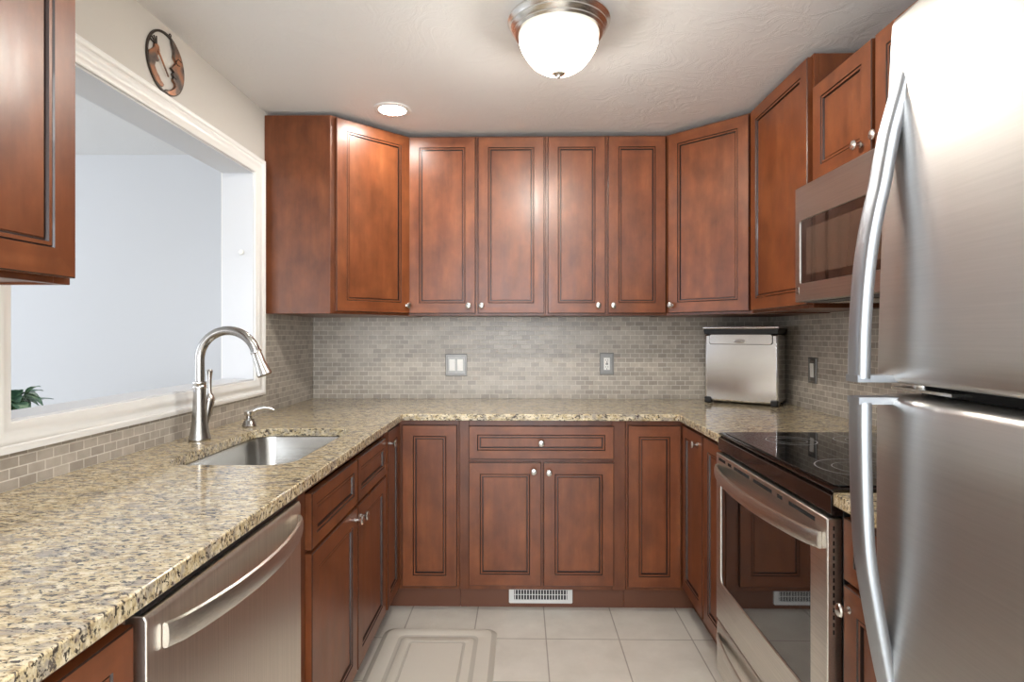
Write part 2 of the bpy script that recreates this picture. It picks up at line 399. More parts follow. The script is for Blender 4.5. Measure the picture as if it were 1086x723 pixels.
# diagonal corner wall cabinets
def diag_cab(label, poly, origin, rotz, w, kn):
    t_ = thing('corner_wall_cabinet', label, 'cabinet', (origin[0], origin[1], UB))
    mb = MB().prism([(p[0]-origin[0], p[1]-origin[1]) for p in poly], 0, UT-UB)
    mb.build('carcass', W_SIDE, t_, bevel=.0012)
    d = door_mesh(w-.030, UT-UB-.022).build('door', [W_V, W_H, GLAZE], t_, angle=20)
    d.location = (cos(rotz)*.022, sin(rotz)*.022, .012); d.rotation_euler = (0, 0, rotz)
    # set slightly proud of the diagonal face
    nrm = Vector((sin(rotz), -cos(rotz), 0)); d.location += nrm*.0005
    knob(d, kn[0], kn[1]); return t_
e = .001
diag_cab('diagonal cherry corner cabinet in the left corner with a plain side panel facing out',
         [(XL+e, 2.669), (UF_L, 2.669), (-.576, UF_B), (-.576, DW-e), (XL+e, DW-e)], (UF_L, 2.669), pi/4, .431, (.382, .039))
diag_cab('diagonal cherry corner cabinet in the right corner above the steel bread box',
         [(.737, UF_B), (UF_R, 2.669), (XR-e, 2.669), (XR-e, DW-e), (.737, DW-e)], (.737, UF_B), -radians(44.1), .438, (.022, .039))

# ---- base cabinets
BZ, BT = .105, .8835
def toe(mb_parent, x0, x1, y=.055, h=.104): return MB().box(x0, x1, y, y+.015, 0, h).build('toe_kick', TOE, mb_parent)
def base_cab(label, loc, rotz, w, d=.60, stiles=(.04, .04), mids=(), top=True):
    t_ = thing('base_cabinet', label, 'cabinet', (loc[0], loc[1], 0), rotz, 'cherry base cabinets')
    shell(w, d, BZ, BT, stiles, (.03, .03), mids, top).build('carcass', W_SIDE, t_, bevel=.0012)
    toe(t_, 0, w); return t_
# back centre: one wide drawer over two doors
c = base_cab('cherry base cabinet in the middle of the back run, one wide drawer over two doors', (-.285, FACE_B), 0, .760, .605, (.045, .062), mids=[('h', .685, .71), ('v', .360, .395)])
door(c, .045, .707, .660, .150, (.330, .075), 'drawer_front', .040)
door(c, .045, .130, .330, .560, (.296, .524)); door(c, .386, .130, .319, .560, (.024, .519))
# left corner (L-shaped) and right corner
def susan(label, poly, parts):
    o = poly[1]; t_ = thing('corner_base_cabinet', label, 'cabinet', (o[0], o[1], 0))
    MB().prism([(p[0]-o[0], p[1]-o[1]) for p in poly], BZ, BT).build('carcass', W_SIDE, t_, bevel=.0012)
    for p in parts:
        d = door_mesh(p[3], p[4], .050).build('door', [W_V, W_H, GLAZE], t_, angle=20)
        d.location = (p[0]-o[0], p[1]-o[1], p[5]); d.rotation_euler = (0, 0, p[2])
        if len(p) > 6: knob(d, *p[6])
    return t_
t_ = susan('cherry corner base cabinet in the left corner with two doors meeting at a right angle',
      [(XL+e, 2.412), (FACE_L, 2.412), (FACE_L, FACE_B), (-.2865, FACE_B), (-.2865, DW-e), (XL+e, DW-e)],
      [(FACE_L+.0005, 2.418, pi/2, .2295, .742, .125, (.028, .690)), (-.544, FACE_B-.0005, 0, .250, .735, .125)])
MB().box(-.055, .2895, .313, .328, 0, .104).build('toe_kick', TOE, t_); MB().box(-.070, -.055, 0, .328, 0, .104).build('toe_kick', TOE, t_)
t_ = susan('cherry corner base cabinet in the right corner beside the range',
      [(.4765, DW-e), (.4765, FACE_B), (FACE_R, FACE_B), (FACE_R, 2.112), (XR-e, 2.112), (XR-e, DW-e)],
      [(.484, FACE_B-.0005, 0, .2385, .735, .125), (FACE_R-.0005, 2.645, -pi/2, .292, .735, .130, (.232, .690)), (FACE_R-.0005, 2.335, -pi/2, .205, .735, .130)])
MB().box(0, .325, .055, .070, 0, .104).build('toe_kick', TOE, t_); MB().box(.325, .340, -.557, .055, 0, .104).build('toe_kick', TOE, t_)
# sink base on the left run
c = base_cab('cherry sink base cabinet on the left run with two false drawer fronts over two doors', (FACE_L, 1.457), pi/2, .954, .605, stiles=(.085, .03), mids=[('h', .68, .71)], top=False)
door(c, .082, .700, .424, .150, None, 'drawer_front', .036); door(c, .520, .700, .405, .150, None, 'drawer_front', .036)
door(c, .082, .130, .424, .560, (.400, .524)); door(c, .520, .130, .405, .560, (.024, .519))
# near left base
c = base_cab('cherry base cabinet in the lower left foreground, nearer than the dishwasher', (FACE_L, .10), pi/2, .738, .605, mids=[('h', .685, .71)])
door(c, .015, .700, .712, .157, (.2, .078), 'drawer_front', .044); door(c, .015, .130, .352, .560, (.325, .52)); door(c, .376, .130, .351, .560, (.025, .52))
# right run between range and refrigerator
c = base_cab('narrow cherry base cabinet between the range and the refrigerator', (FACE_R, 1.336), -pi/2, .444, .645, mids=[('h', .685, .71)])
door(c, .010, .722, .424, .140, (.2, .07), 'drawer_front', .040); door(c, .010, .130, .424, .580, (.026, .534))

# ------------------------------------------------------------------ countertops
def slab(outer, holes, z0, z1):
    """flat slab with holes: bridge top & bottom"""
    bm = bmesh.new()
    loops = [outer]+holes; edges = []; rims = []
    for lp in loops:
        vs = [bm.verts.new((p[0], p[1], z1)) for p in lp]; rims.append(vs)
        edges += [bm.edges.new((vs[i], vs[(i+1) % len(vs)])) for i in range(len(vs))]
    bmesh.ops.triangle_fill(bm, use_beauty=True, edges=edges, use_dissolve=False)
    top = list(bm.faces)
    low = {}
    for vs in rims:
        for v in vs: low[v] = bm.verts.new((v.co.x, v.co.y, z0))
    for f in top: bm.faces.new([low[v] for v in reversed(f.verts)])
    for vs in rims:
        for i in range(len(vs)):
            a, b = vs[i], vs[(i+1) % len(vs)]; bm.faces.new((a, b, low[b], low[a]))
    bmesh.ops.recalc_face_normals(bm, faces=bm.faces)
    mb = MB(); bm.verts.index_update(); mb.add([tuple(v.co) for v in bm.verts], [[v.index for v in f.verts] for f in bm.faces]); bm.free()
    return mb
CT0, CT1 = .884, .914
SX0, SX1, SD0, SD1 = -1.005, -.640, 1.595, 2.215
hole = rrect(SX0, SX1, SD0, SD1, .075, 8)
o = slab([(XL+e, .05), (-.538, .05), (-.538, 2.625), (-.532, 2.631), (.703, 2.631), (.709, 2.625), (.709, 2.111), (XR-e, 2.111), (XR-e, DW-e), (XL+e, DW-e)], [hole], CT0, CT1).build('granite_countertop', GRANITE, bevel=.003)
tag(o, 'large speckled beige granite countertop along left and back walls with the sink cut out', 'countertop')
o = MB().box(.709, XR-e, .895, 1.3375, CT0, CT1).build('granite_countertop', GRANITE, bevel=.003)
tag(o, 'short piece of granite countertop between the range and the refrigerator', 'countertop')

# ------------------------------------------------------------------ undermount sink
sk = thing('kitchen_sink', 'stainless steel undermount sink set in the left granite countertop', 'sink', (-.82, 1.9, .70))
def sink_basin():
    mb = MB(); rings = []
    for (g, z, r) in [(.016, .8815, .085), (.001, .8815, .078), (-.001, .872, .075), (-.010, .74, .072), (-.022, .705, .075), (-.055, .690, .06), (-.12, .686, .03)]:
        rings.append([(x, y, z) for x, y in rrect(SX0-g, SX1+g, SD0-g, SD1+g, r, 8)])
    n = len(rings[0]); vs = [p for r in rings for p in r]
    fs = [(i*n+j, i*n+(j+1) % n, (i+1)*n+(j+1) % n, (i+1)*n+j) for i in range(len(rings)-1) for j in range(n)]
    fs.append([(len(rings)-1)*n+j for j in range(n)])
    return mb.add(vs, fs, 0, True)
b = sink_basin().build('basin', STEEL_SINK, sk, off=sk.location, smooth=True, angle=60)
sd = b.modifiers.new('solid', 'SOLIDIFY'); sd.thickness = .0015; sd.offset = 1
MB().lathe([(0, .6865), (.020, .6865), (.030, .688), (.043, .689), (.045, .6868), (.030, .6862), (0, .6862)], (-.82, 1.95, 0)).build('drain', NICKEL, sk, off=sk.location)

# ------------------------------------------------------------------ faucet
fx_, fy_ = -1.095, 1.965
fa = thing('kitchen_faucet', 'brushed nickel gooseneck pull-down faucet behind the sink', 'faucet', (fx_, fy_, CT1))
FA = steel('faucet_nickel', (.42, .405, .385), .24, axis='z', streak=.1)
MB().lathe([(0, .0005), (.034, .0005), (.035, .004), (.034, .009), (.029, .030), (.0245, .065), (.0215, .105), (.020, .150), (.0195, .176), (0, .176)], seg=40).build('body', FA, fa)
MB().lathe([(.0165, .1762), (.0215, .1762), (.0225, .180), (.0215, .185), (.0195, .188), (.0215, .191), (.0225, .196), (.0215, .200), (.0165, .201)], seg=40).build('collar', NICKEL, fa)
R = .098; zc = .275
pts = [(0, 0, .2012), (0, 0, .23), (0, 0, .255)]
for k in range(0, 25):
    a = radians(180-k*162/24); pts.append((R+R*cos(a), 0, zc+R*sin(a)))
a_end = radians(18); end = Vector(pts[-1]); tdir = (Vector(pts[-1])-Vector(pts[-2])).normalized()
MB().tube(pts, .0155, 20).build('spout', FA, fa)
wv = Vector((0, 1, 0)); uv = wv.cross(tdir)
MB().lathe([(.0165, .0003), (.0185, .002), (.0185, .008), (.0160, .010), (.0170, .014), (.0180, .045), (.0235, .078), (.0245, .088), (.0225, .091), (0, .091)], end, (uv, wv, tdir), 32).build('spray_head', NICKEL, fa)
# side valve + lever on the far side
hv = Vector((.02, .90, .44)).normalized(); hu = Vector((1, 0, 0)); hw = hv.cross(hu)
MB().tube([(.004, .022, .045), (.006, .030, .075), (.007, .038, .105), (.008, .045, .128)], [.011, .0135, .0165, .018], 20).build('valve', FA, fa)
MB().lathe([(0, .1282), (.0185, .1282), (.0195, .133), (.0185, .138), (.0150, .146), (.0085, .156), (.0075, .175), (.0082, .205), (.0105, .225), (.0115, .233), (.0085, .238), (0, .239)], (.008, .046, 0), seg=28).build('lever', NICKEL, fa)

sd_ = thing('soap_dispenser', 'small brushed nickel soap dispenser on the counter beside the faucet', 'soap dispenser', (-1.065, 2.262, CT1))
MB().lathe([(0, .0005), (.026, .0005), (.027, .004), (.024, .010), (.019, .024), (.0165, .026), (.0165, .030), (.011, .032), (.011, .044), (0, .044)], seg=32).build('base', FA, sd_)
MB().lathe([(0, .0442), (.017, .0442), (.0185, .048), (.0185, .060), (.016, .063), (0, .063)], seg=32).build('pump_head', NICKEL, sd_)
MB().tube([(.010, .004, .058), (.030, .010, .068), (.052, .017, .072), (.072, .023, .069), (.086, .028, .060)], [.009, .008, .0072, .0065, .0055], 14).build('spout', NICKEL, sd_)

# ------------------------------------------------------------------ bow handle
def bow_strip(p0, p1, out, sag, hgt, th=.010, n=28, power=.65, stand=0.0):
    """flat strip running p0->p1, bowed along out by sag; height hgt along z"""
    p0, p1, out = Vector(p0), Vector(p1), Vector(out)
    P = []
    for i in range(n+1):
        u = i/n; P.append(p0.lerp(p1, u)+out*(stand+sag*(sin(pi*u)**power)))
    z = Vector((0, 0, 1))
    def ring(i, p):
        h = hgt/2; b = .003
        return [p+z*(h-b), p+z*h+out*b*.8, p+z*(h-b*.6)+out*(th*.8), p+z*(h*.45)+out*(th), p-z*(h*.45)+out*(th), p-z*(h-b*.6)+out*(th*.8), p-z*h+out*b*.8, p-z*(h-b)]
    return MB().sweep(P, ring, 0, True)

# ------------------------------------------------------------------ dishwasher
dw = thing('dishwasher', 'stainless steel dishwasher under the left granite countertop', 'dishwasher', (-.87, 1.15, 0))
D0, D1 = .846, 1.452
MB().box(XL+.03, -.585, D0, D1, .10, .872).build('tub', DARKGREY, dw, off=dw.location)
mb = MB().prism([(-.584, .112), (-.556, .112), (-.552, .118), (-.551, .48), (-.552, .850), (-.556, .858), (-.584, .860)], D0+.003, D1-.003, axis='y')
# axis y prism uses (x,z)
mb.build('door_panel', STEEL_DW, dw, off=dw.location, bevel=.002)
MB().box(-.584, -.560, D0+.003, D1-.003, .861, .871).build('control_strip', BLACK, dw, off=dw.location)
bow_strip((-.5505, .885, .812), (-.5505, 1.425, .812), (1, 0, 0), .046, .040).build('handle', STEEL_Y, dw, off=dw.location)
MB().box(-.64, -.625, D0, D1, .001, .099).build('toe_panel', BLACK, dw, off=dw.location)

# ------------------------------------------------------------------ range
rg = thing('electric_range', 'stainless steel electric range with black glass cooktop on the right', 'stove', (1.05, 1.725, 0))
R0, R1 = 1.3415, 2.1075; O = rg.location
MB().box(.737, XR-.012, R0+.004, R1-.004, .03, .900).build('body', BLACK, rg, off=O, bevel=.002)
mb = MB().prism([(.706, .9185), (.716, .908), (1.33, .908), (1.33, .922), (.718, .922)], R0, R1, axis='y')
mb.build('cooktop_frame', PANELBLK, rg, off=O, bevel=.002)
MB().prism(rrect(.724, 1.268, R0+.014, R1-.014, .02, 5), .9222, .9255).build('glass_cooktop', BLACKG, rg, off=O, bevel=.001)
for (bx, by, r) in [(.885, 1.535, .105), (.885, 1.925, .075), (1.125, 1.535, .075), (1.125, 1.925, .09)]:
    m_ = MB()
    for rr in ((r, r+.0030), (r*.62, r*.62+.0018)):
        m_.lathe([(rr[0], .9257), (rr[1], .9257), (rr[1], .9259), (rr[0], .9259), (rr[0], .9257)], (bx, by, 0), seg=64)
    m_.build('burner_ring', GREYMARK, rg, off=O)
MB().prism([(.708, .862), (.708, .905), (.714, .9075), (.736, .9075), (.736, .858), (.712, .858)], R0+.002, R1-.002, axis='y').build('front_rail', PANELBLK, rg, off=O, bevel=.0015)
# backguard
MB().prism([(1.285, .9225), (1.268, .945), (1.285, .985), (1.300, 1.035), (1.312, 1.042), (XR-.010, 1.042), (XR-.010, .9225)], R0+.003, R1-.003, axis='y').build('backguard', BLACKG, rg, off=O, bevel=.003)
for k in range(4):
    MB().lathe([(0, 0), (.020, 0), (.019, .016), (.012, .020), (0, .020)], (1.282, R0+.10+k*.05+(.36 if k > 1 else 0), .978), (Vector((0, 1, 0)), Vector((.3, 0, .95)), Vector((-.95, 0, .3))), 20).build('control_knob', BLACK, rg, off=O)
# oven door (frame with window)
def frame_plate(x0, x1, d0, d1, z0, z1, w0, w1, wz0, wz1, r=.02):
    out = [(d0, z0), (d1, z0), (d1, z1), (d0, z1)]; inn = rrect(w0, w1, wz0, wz1, r, 5)
    mb = slab(out, [inn], x0, x1); mb.v = [(v[2], v[0], v[1]) for v in mb.v]; return mb
DZ0, DZ1 = .262, .852
od = frame_plate(.700, .735, R0+.003, R1-.003, DZ0, DZ1, 1.424, 2.060, .400, .772).build('oven_door', STEEL_Y, rg, off=O, bevel=.003)
m_ = MB(); m_.prism(rrect(1.420, 2.064, .396, .776, .02, 5), .704, .712, axis='x')
OVG = plain('oven_window_glass', (.010, .008, .007), .03, spec=.75, coat=.6)
m_.build('window', OVG, od, off=(0, 0, 0))
m_ = MB(); m_.prism(rrect(1.4245, 2.0595, .4005, .7715, .02, 5), .7005, .702, axis='x')
# vent slots on the door's top band and side
m_ = MB()
for a, b_ in ((1.40, 1.535), (1.575, 1.605), (1.64, 1.77), (1.80, 1.93), (1.955, 1.985), (2.01, 2.075)):
    m_.box(.6992, .7030, a, b_, .829, .839)
m_.build('vent_slots', GAPM, od)
m_ = MB()
for k in range(15): m_.box(.7130, .7165, R0+.0022, R0+.006, .835-k*.017-.010, .835-k*.017)
m_.build('side_vents', GAPM, od)
bow_strip((.6995, 1.368, .795), (.6995, 2.083, .795), (-1, 0, 0), .048, .040, .011).build('handle', STEEL_Y, od)
# storage drawer with its own bowed pull
dr = MB().prism([(.702, .075), (.702, .235), (.706, .252), (.735, .252), (.735, .070), (.706, .070)], R0+.003, R1-.003, axis='y').build('storage_drawer', STEEL_Y, rg, off=O, bevel=.002)
bow_strip((.7015, 1.385, .200), (.7015, 2.083, .200), (-1, 0, 0), .028, .032, .008).build('drawer_pull', STEEL_Y, dr)
for ch in od.children: ch.location = -Vector(O)
for ch in dr.children: ch.location = -Vector(O)
for x_ in (.78, 1.33):
    for y_ in (R0+.05, R1-.05): MB().lathe([(0, .0005), (.018, .0005), (.018, .030), (0, .030)], (x_, y_, 0), seg=16).build('leveling_foot', BLACK, rg, off=O)

# ------------------------------------------------------------------ microwave
mw = thing('microwave_oven', 'stainless steel over-the-range microwave under the short cabinet', 'microwave', (1.2, 1.723, 1.384)); O = mw.location
M0, M1, MZ0, MZ1 = 1.3455, 2.1015, 1.386, 1.794
MB().box(1.012, XR-.010, M0, M1, MZ0, MZ1).build('body', DARKGREY, mw, off=O, bevel=.002)
STEEL_MW = steel('microwave_brushed_steel', (.52, .49, .455), .30, axis='y')
md = frame_plate(.980, 1.0115, M0+.16, M1, MZ0+.003, MZ1-.002, 1.545, M1-.035, 1.452, 1.672, .012).build('door', STEEL_MW, mw, off=O, bevel=.003)
MWG = plain('microwave_window_glass', (.020, .010, .007), .04, spec=.6, coat=.3)
MWI = plain('microwave_window_screen', (.075, .045, .032), .06, spec=.6, coat=.3)
MB().prism(rrect(1.541, M1-.031, 1.448, 1.676, .012, 4), .984, .992, axis='x').build('window', MWG, md)
MB().prism(rrect(1.60, M1-.075, 1.480, 1.640, .004, 3), .9832, .9839, axis='x').build('window_screen', MWI, md)
m_ = MB(); m_.prism([(a, b_) for a, b_ in [(M1-.012-.006, 1.415), (M1-.012, 1.415), (M1-.012, 1.441), (M1-.030, 1.441), (M1-.030, 1.415)]], .9788, .9799, axis='x')
m_.build('badge', NICKEL, md)
m_ = MB()
for k in range(3): m_.box(.9780, .9787, M1-.028, M1-.016, 1.419+k*.0075, 1.4225+k*.0075)
m_.build('badge_mark', BLACK, md)
MB().tube([(.9795, M0+.178, 1.425), (.955, M0+.178, 1.455), (.946, M0+.178, 1.52), (.943, M0+.178, 1.59), (.946, M0+.178, 1.66), (.955, M0+.178, 1.725), (.9795, M0+.178, 1.755)], .010, 12).build('handle', STEEL_H, md)
for ch in md.children: ch.location = -Vector(O)
cp = MB().box(.982, 1.0115, M0, M0+.157, MZ0+.003, MZ1-.002).build('control_panel', BLACKG, mw, off=O, bevel=.002)
m_ = MB()
for i in range(3):
    for j in range(5): m_.box(.9805, .9818, M0+.03+i*.035, M0+.055+i*.035, 1.44+j*.032, 1.46+j*.032)
m_.build('buttons', DARKGREY, mw, off=O)
m_ = MB()
for a in (M0+.06, M0+.42):
    m_.box(1.06, 1.22, a, a+.26, MZ0-.004, MZ0-.0005)
m_.build('grease_filter', STEEL_X, mw, off=O, bevel=.001)
MB().box(1.24, 1.30, M0+.30, M0+.44, MZ0-.003, MZ0-.0005).build('work_light_lens', SWITCHW, mw, off=O)

# ------------------------------------------------------------------ refrigerator
fr = thing('refrigerator', 'tall stainless steel top-freezer refrigerator at the right edge', 'refrigerator', (.97, .49, 0)); O = fr.location
F0, F1 = .115, .876
MB().box(.615, XR-.03, F0+.004, F1-.006, .03, 1.715).build('body', DARKGREY, fr, off=O, bevel=.004)
def xf(z, top=False):
    """door skin: gently bowed from top to bottom"""
    zz = (z-1.10)/.60
    return .520+.021*max(0, min(1.1, zz))**1.6
def fridge_door(z0, z1, n=14):
    mb = MB(); W = F1-F0; prof = []
    m = 22
    # horizontal section: rounded vertical edges
    for k in range(m+1):
        y = F1-W*k/m
    sec = []
    r = .030
    for k in range(7): a = radians(90*k/6); sec.append((r-r*sin(a), F1-r*.55+r*.55*cos(a)))     # far edge round (depth, y)
    sec = [(.075, F1), (r+.004, F1)]+[(r*(1-sin(a)), F1-r*.6*(1-cos(a))) for a in [radians(90*k/8) for k in range(0, 9)]]
    for k in range(1, 12): sec.append((-.006*sin(pi*k/12), F1-r*.6-(W-2*r*.6)*k/12))
    sec += [(r*(1-sin(a)), F0+r*.6*(1-cos(a))) for a in [radians(90-90*k/8) for k in range(0, 9)]]+[(.075, F0)]
    zs = []
    rv = .010
    zs = [(z0, .010), (z0+.003, .003), (z0+rv, 0)]+[(z0+rv+(z1-z0-2*rv)*k/n, 0) for k in range(1, n)]+[(z1-rv, 0), (z1-.003, .003), (z1, .010)]
    rings = []
    for z, ins in zs:
        rings.append([(min(.605, xf(z)+d+ins*(1 if d < .06 else 0)), y, z) for d, y in sec])
    k = len(sec); vs = [p for r_ in rings for p in r_]; nn = len(rings)
    fs = [(i*k+j, i*k+(j+1) % k, (i+1)*k+(j+1) % k, (i+1)*k+j) for i in range(nn-1) for j in range(k)]
    fs += [list(range(k))[::-1], [(nn-1)*k+j for j in range(k)]]
    return mb.add(vs, fs, 0, True)
fd = fridge_door(1.206, 1.735).build('freezer_door', STEEL_F, fr, off=O, angle=50)
ld = fridge_door(.075, 1.186).build('fresh_food_door', STEEL_F, fr, off=O, angle=50)
MB().box(.575, .612, F0+.01, F1-.03, 1.1875, 1.2045).build('door_gap_gasket', GAPM, fr, off=O)
MB().box(.600, .614, F0+.01, F1-.02, .08, 1.73).build('gasket', BLACK, fr, off=O)
hg = MB(); hg.box(.548, .60, F1-.125, F1-.004, 1.1935, 1.1975); hg.lathe([(0, 1.1977), (.012, 1.1977), (.012, 1.204), (.008, 1.2058), (0, 1.2058)], (.575, F1-.03, 0), seg=20)
hg.build('hinge', NICKEL, fr, off=O)
MB().box(.62, .72, F1-.12, F1-.02, 1.7155, 1.735).build('hinge_cover', DARKGREY, fr, off=O, bevel=.006)
HD = .838
def fridge_handle(pts, arm_z, name, parent, up):
    """pts: list of (x,z) centre line of the bowed grip"""
    hw, th = .0175, .0095
    def ring(i, p):
        q = [Vector((pts[min(i+1, len(pts)-1)][0], 0, pts[min(i+1, len(pts)-1)][1])), Vector((pts[max(i-1, 0)][0], 0, pts[max(i-1, 0)][1]))]
        tt = (q[0]-q[1]).normalized(); nn = Vector((-tt.z, 0, tt.x))
        if nn.x > 0: nn = -nn
        y = Vector((0, 1, 0)); out = []
        for k in range(14):
            a = 2*pi*k/14; ca, sa = cos(a), sin(a)
            out.append(p+y*hw*(abs(ca)**.5)*(1 if ca > 0 else -1)+nn*th*(abs(sa)**.5)*(1 if sa > 0 else -1))
        return out
    mb = MB().sweep([(x, HD, z) for x, z in pts], ring, 0, True)
    x_end = pts[-1][0]
    s_ = -1 if up else 1
    mb.box(x_end-.010, xf(arm_z)+.012, HD-.015, HD+.015, min(arm_z, arm_z+s_*.010), max(arm_z, arm_z+s_*.010))
    h_ = mb.build(name, STEEL_H, parent, angle=50); h_.location = -Vector(O) ; return h_
import bisect
def from_px(u, v, D=HD):
    f, yw, y0 = 617.6, .0161, 354.7
    t = (u-543)/f; X = D*(t*cos(yw)-sin(yw))/(cos(yw)+t*sin(yw)); z = D*cos(yw)-X*sin(yw)
    return X, CAM_H-(v-y0)*z/f
# centre lines of the two grips (world x, z)
up_pts = [(.548, 1.650), (.539, 1.615), (.525, 1.5645), (.517, 1.525), (.5100, 1.485), (.502, 1.450), (.4945, 1.4105), (.489, 1.370), (.485, 1.325), (.482, 1.27), (.481, 1.212)]
lo_pts = [(.528, .755), (.520, .785), (.5095, .839), (.500, .892), (.490, .955), (.486, 1.01), (.484, 1.07), (.483, 1.13), (.483, 1.178)]
def smooth_path(P, n=5):
    out = []
    for i in range(len(P)-1):
        a, b_, c_, d_ = P[max(i-1, 0)], P[i], P[i+1], P[min(i+2, len(P)-1)]
        for k in range(n):
            t_ = k/n
            out.append(tuple(.5*(2*b_[q]+(c_[q]-a[q])*t_+(2*a[q]-5*b_[q]+4*c_[q]-d_[q])*t_*t_+(3*b_[q]-a[q]-3*c_[q]+d_[q])*t_**3) for q in (0, 1)))
    return out+[P[-1]]
up_pts, lo_pts = smooth_path(up_pts), smooth_path(lo_pts)
fridge_handle(up_pts, 1.2065, 'handle', fd, False)
fridge_handle(lo_pts, 1.1855, 'handle', ld, True)
MB().box(.585, .612, F0+.02, F1-.02, .001, .070).build('kick_grille', BLACK, fr, off=O)

# ------------------------------------------------------------------ bread box in the corner
bb = thing('bread_box', 'polished stainless steel lidded bread box standing in the right counter corner', 'bread box', (.966, 3.098, CT1), -radians(35))
BW, BD, BH = .366, .195, .398
bbx = MB()
bbx.box(.002, BW-.002, .006, BD-.006, .012, BH-.036)
bbx.build('body', STEEL_BOX, bb, bevel=.010, seg=3)
MB().prism([(.004, BH-.0355), (BW-.004, BH-.0355), (BW+.002, BH-.0105), (-.002, BH-.0105)], -.003, BD, axis='y').build('rim', BLACK, bb, bevel=.002)
MB().box(-.006, BW+.004, -.008, BD+.004, BH-.0095, BH+.004).build('lid', STEEL_BOX, bb, bevel=.004, seg=3)
MB().prism(rrect(.0265, BW-.0265, BH-.090, BH-.037, .012, 5), .0040, .0058, axis='y').build('flap_groove', BLACK, bb)
MB().prism(rrect(.029, BW-.029, BH-.0875, BH-.038, .012, 5), -.0012, .0039, axis='y').build('front_flap', STEEL_BOX, bb, bevel=.001)
m_ = MB().lathe([(0, -.0001), (1, -.0001), (1, .0012), (.8, .002), (0, .002)], (BW*.50, -.0013, BH-.072), (Vector((.032, 0, 0)), Vector((0, 0, .010)), Vector((0, -1, 0))), 28)
m_.build('badge', NICKEL, bb)
m_ = MB()
for k in range(5): m_.lathe([(.0032, .0021), (.0044, .0021), (.0044, .0030), (.0032, .0030), (.0032, .0021)], (BW*.50-.020+k*.010, -.0013, BH-.072+(.001 if k % 2 else -.001)), 'y', 12)
m_.build('badge_lettering', DARKGREY, bb)
for (a, b_) in ((.002, .002), (BW-.038, .002), (.002, BD-.038), (BW-.038, BD-.038)):
    MB().box(a, a+.036, b_-.004 if b_ < .1 else b_, b_+.036, .0006, .034).build('foot', BLACK, bb, bevel=.007, seg=3)
MB().prism(rrect(BD*.35, BD*.72, BH-.125, BH-.075, .02, 5), BW-.0058, BW-.0045, axis='x').build('side_grip', BLACK, bb)

# ------------------------------------------------------------------ switch and outlet plates
def plate(name, label, cat, w, h, loc, rotz, kind):
    t_ = thing(name, label, cat, loc, rotz)
    mb = MB(); rings = [(0, 0), (0, -.004), (.003, -.0065), (.009, -.0065), (.011, -.0040), (.016, -.0040)]
    vs = []
    for o_, y in rings: vs += [(-w/2+o_, y, -h/2+o_), (w/2-o_, y, -h/2+o_), (w/2-o_, y, h/2-o_), (-w/2+o_, y, h/2-o_)]
    fs = [(i*4+j, i*4+(j+1) % 4, (i+1)*4+(j+1) % 4, (i+1)*4+j) for i in range(5) for j in range(4)]+[(20, 21, 22, 23), (3, 2, 1, 0)]
    mb.add(vs, fs).build('cover_plate', PLATE, t_, angle=20)
    if kind == 'switch2':
        for s_ in (-.0225, .0225): MB().prism([(-.0041, -.033), (-.0065, -.033), (-.0095, .033), (-.0041, .033)], s_-.0165, s_+.0165, axis='x').build('rocker', SWITCHW, t_, bevel=.001)
    elif kind == 'rocker':
        MB().prism([(-.0041, -.033), (-.0065, -.033), (-.0095, .033), (-.0041, .033)], -.0165, .0165, axis='x').build('rocker', SWITCHW, t_, bevel=.001)
    else:
        o_ = MB().box(-.0165, .0165, -.0065, -.0041, -.034, .034).build('receptacle', SWITCHW, t_, bevel=.001)
        m_ = MB()
        for z in (-.019, .019):
            m_.box(-.0080, -.0055, -.0072, -.0064, z-.002, z+.007); m_.box(.0050, .0075, -.0072, -.0064, z-.002, z+.007); m_.lathe([(0, 0), (.0028, 0), (.0028, .0008), (0, .0008)], (0, -.0064, z-.009), 'y', 12)
        m_.box(-.007, .007, -.0075, -.0064, -.0045, -.0010); m_.box(-.007, .007, -.0075, -.0064, .0010, .0045)
        m_.build('slots', BLACK, o_)
    return t_
TB = DW-.0085
plate('light_switch', 'double rocker light switch in a pewter plate on the back wall tiles', 'light switch', .122, .124, (-.366, TB, 1.103), 0, 'switch2')
plate('wall_outlet', 'duplex outlet in a pewter plate on the back wall tiles', 'outlet', .079, .124, (.478, TB, 1.110), 0, 'outlet')
plate('light_switch', 'single rocker switch in a pewter plate on the right wall tiles near the range', 'light switch', .079, .124, (XR-.0085, 2.80, 1.103), -pi/2, 'rocker')

# ------------------------------------------------------------------ floor register in the toe kick
vt = thing('vent_register', 'white metal vent register set in the toe kick of the back cabinets', 'vent', (.090, 2.7245, .058))
mb = slab(rrect(-.148, .148, -.038, .038, .006, 3), [[(-.124, -.022), (.124, -.022), (.124, .024), (-.124, .024)]], 0, .006); mb.v = [(v[0], -v[2], v[1]) for v in mb.v]
mb.build('frame', VENTM, vt, bevel=.001)
m_ = MB()
for k in range(19): x = -.1185+k*.0132; m_.box(x-.0022, x+.0022, -.0045, -.0022, -.0219, .0239)
m_.box(-.1239, .1239, -.0020, -.0012, -.001, .002)
m_.build('louvers', VENTM, vt)
MB().box(-.1238, .1238, -.0011, -.0002, -.0218, .0238).build('damper', GAPM, vt)

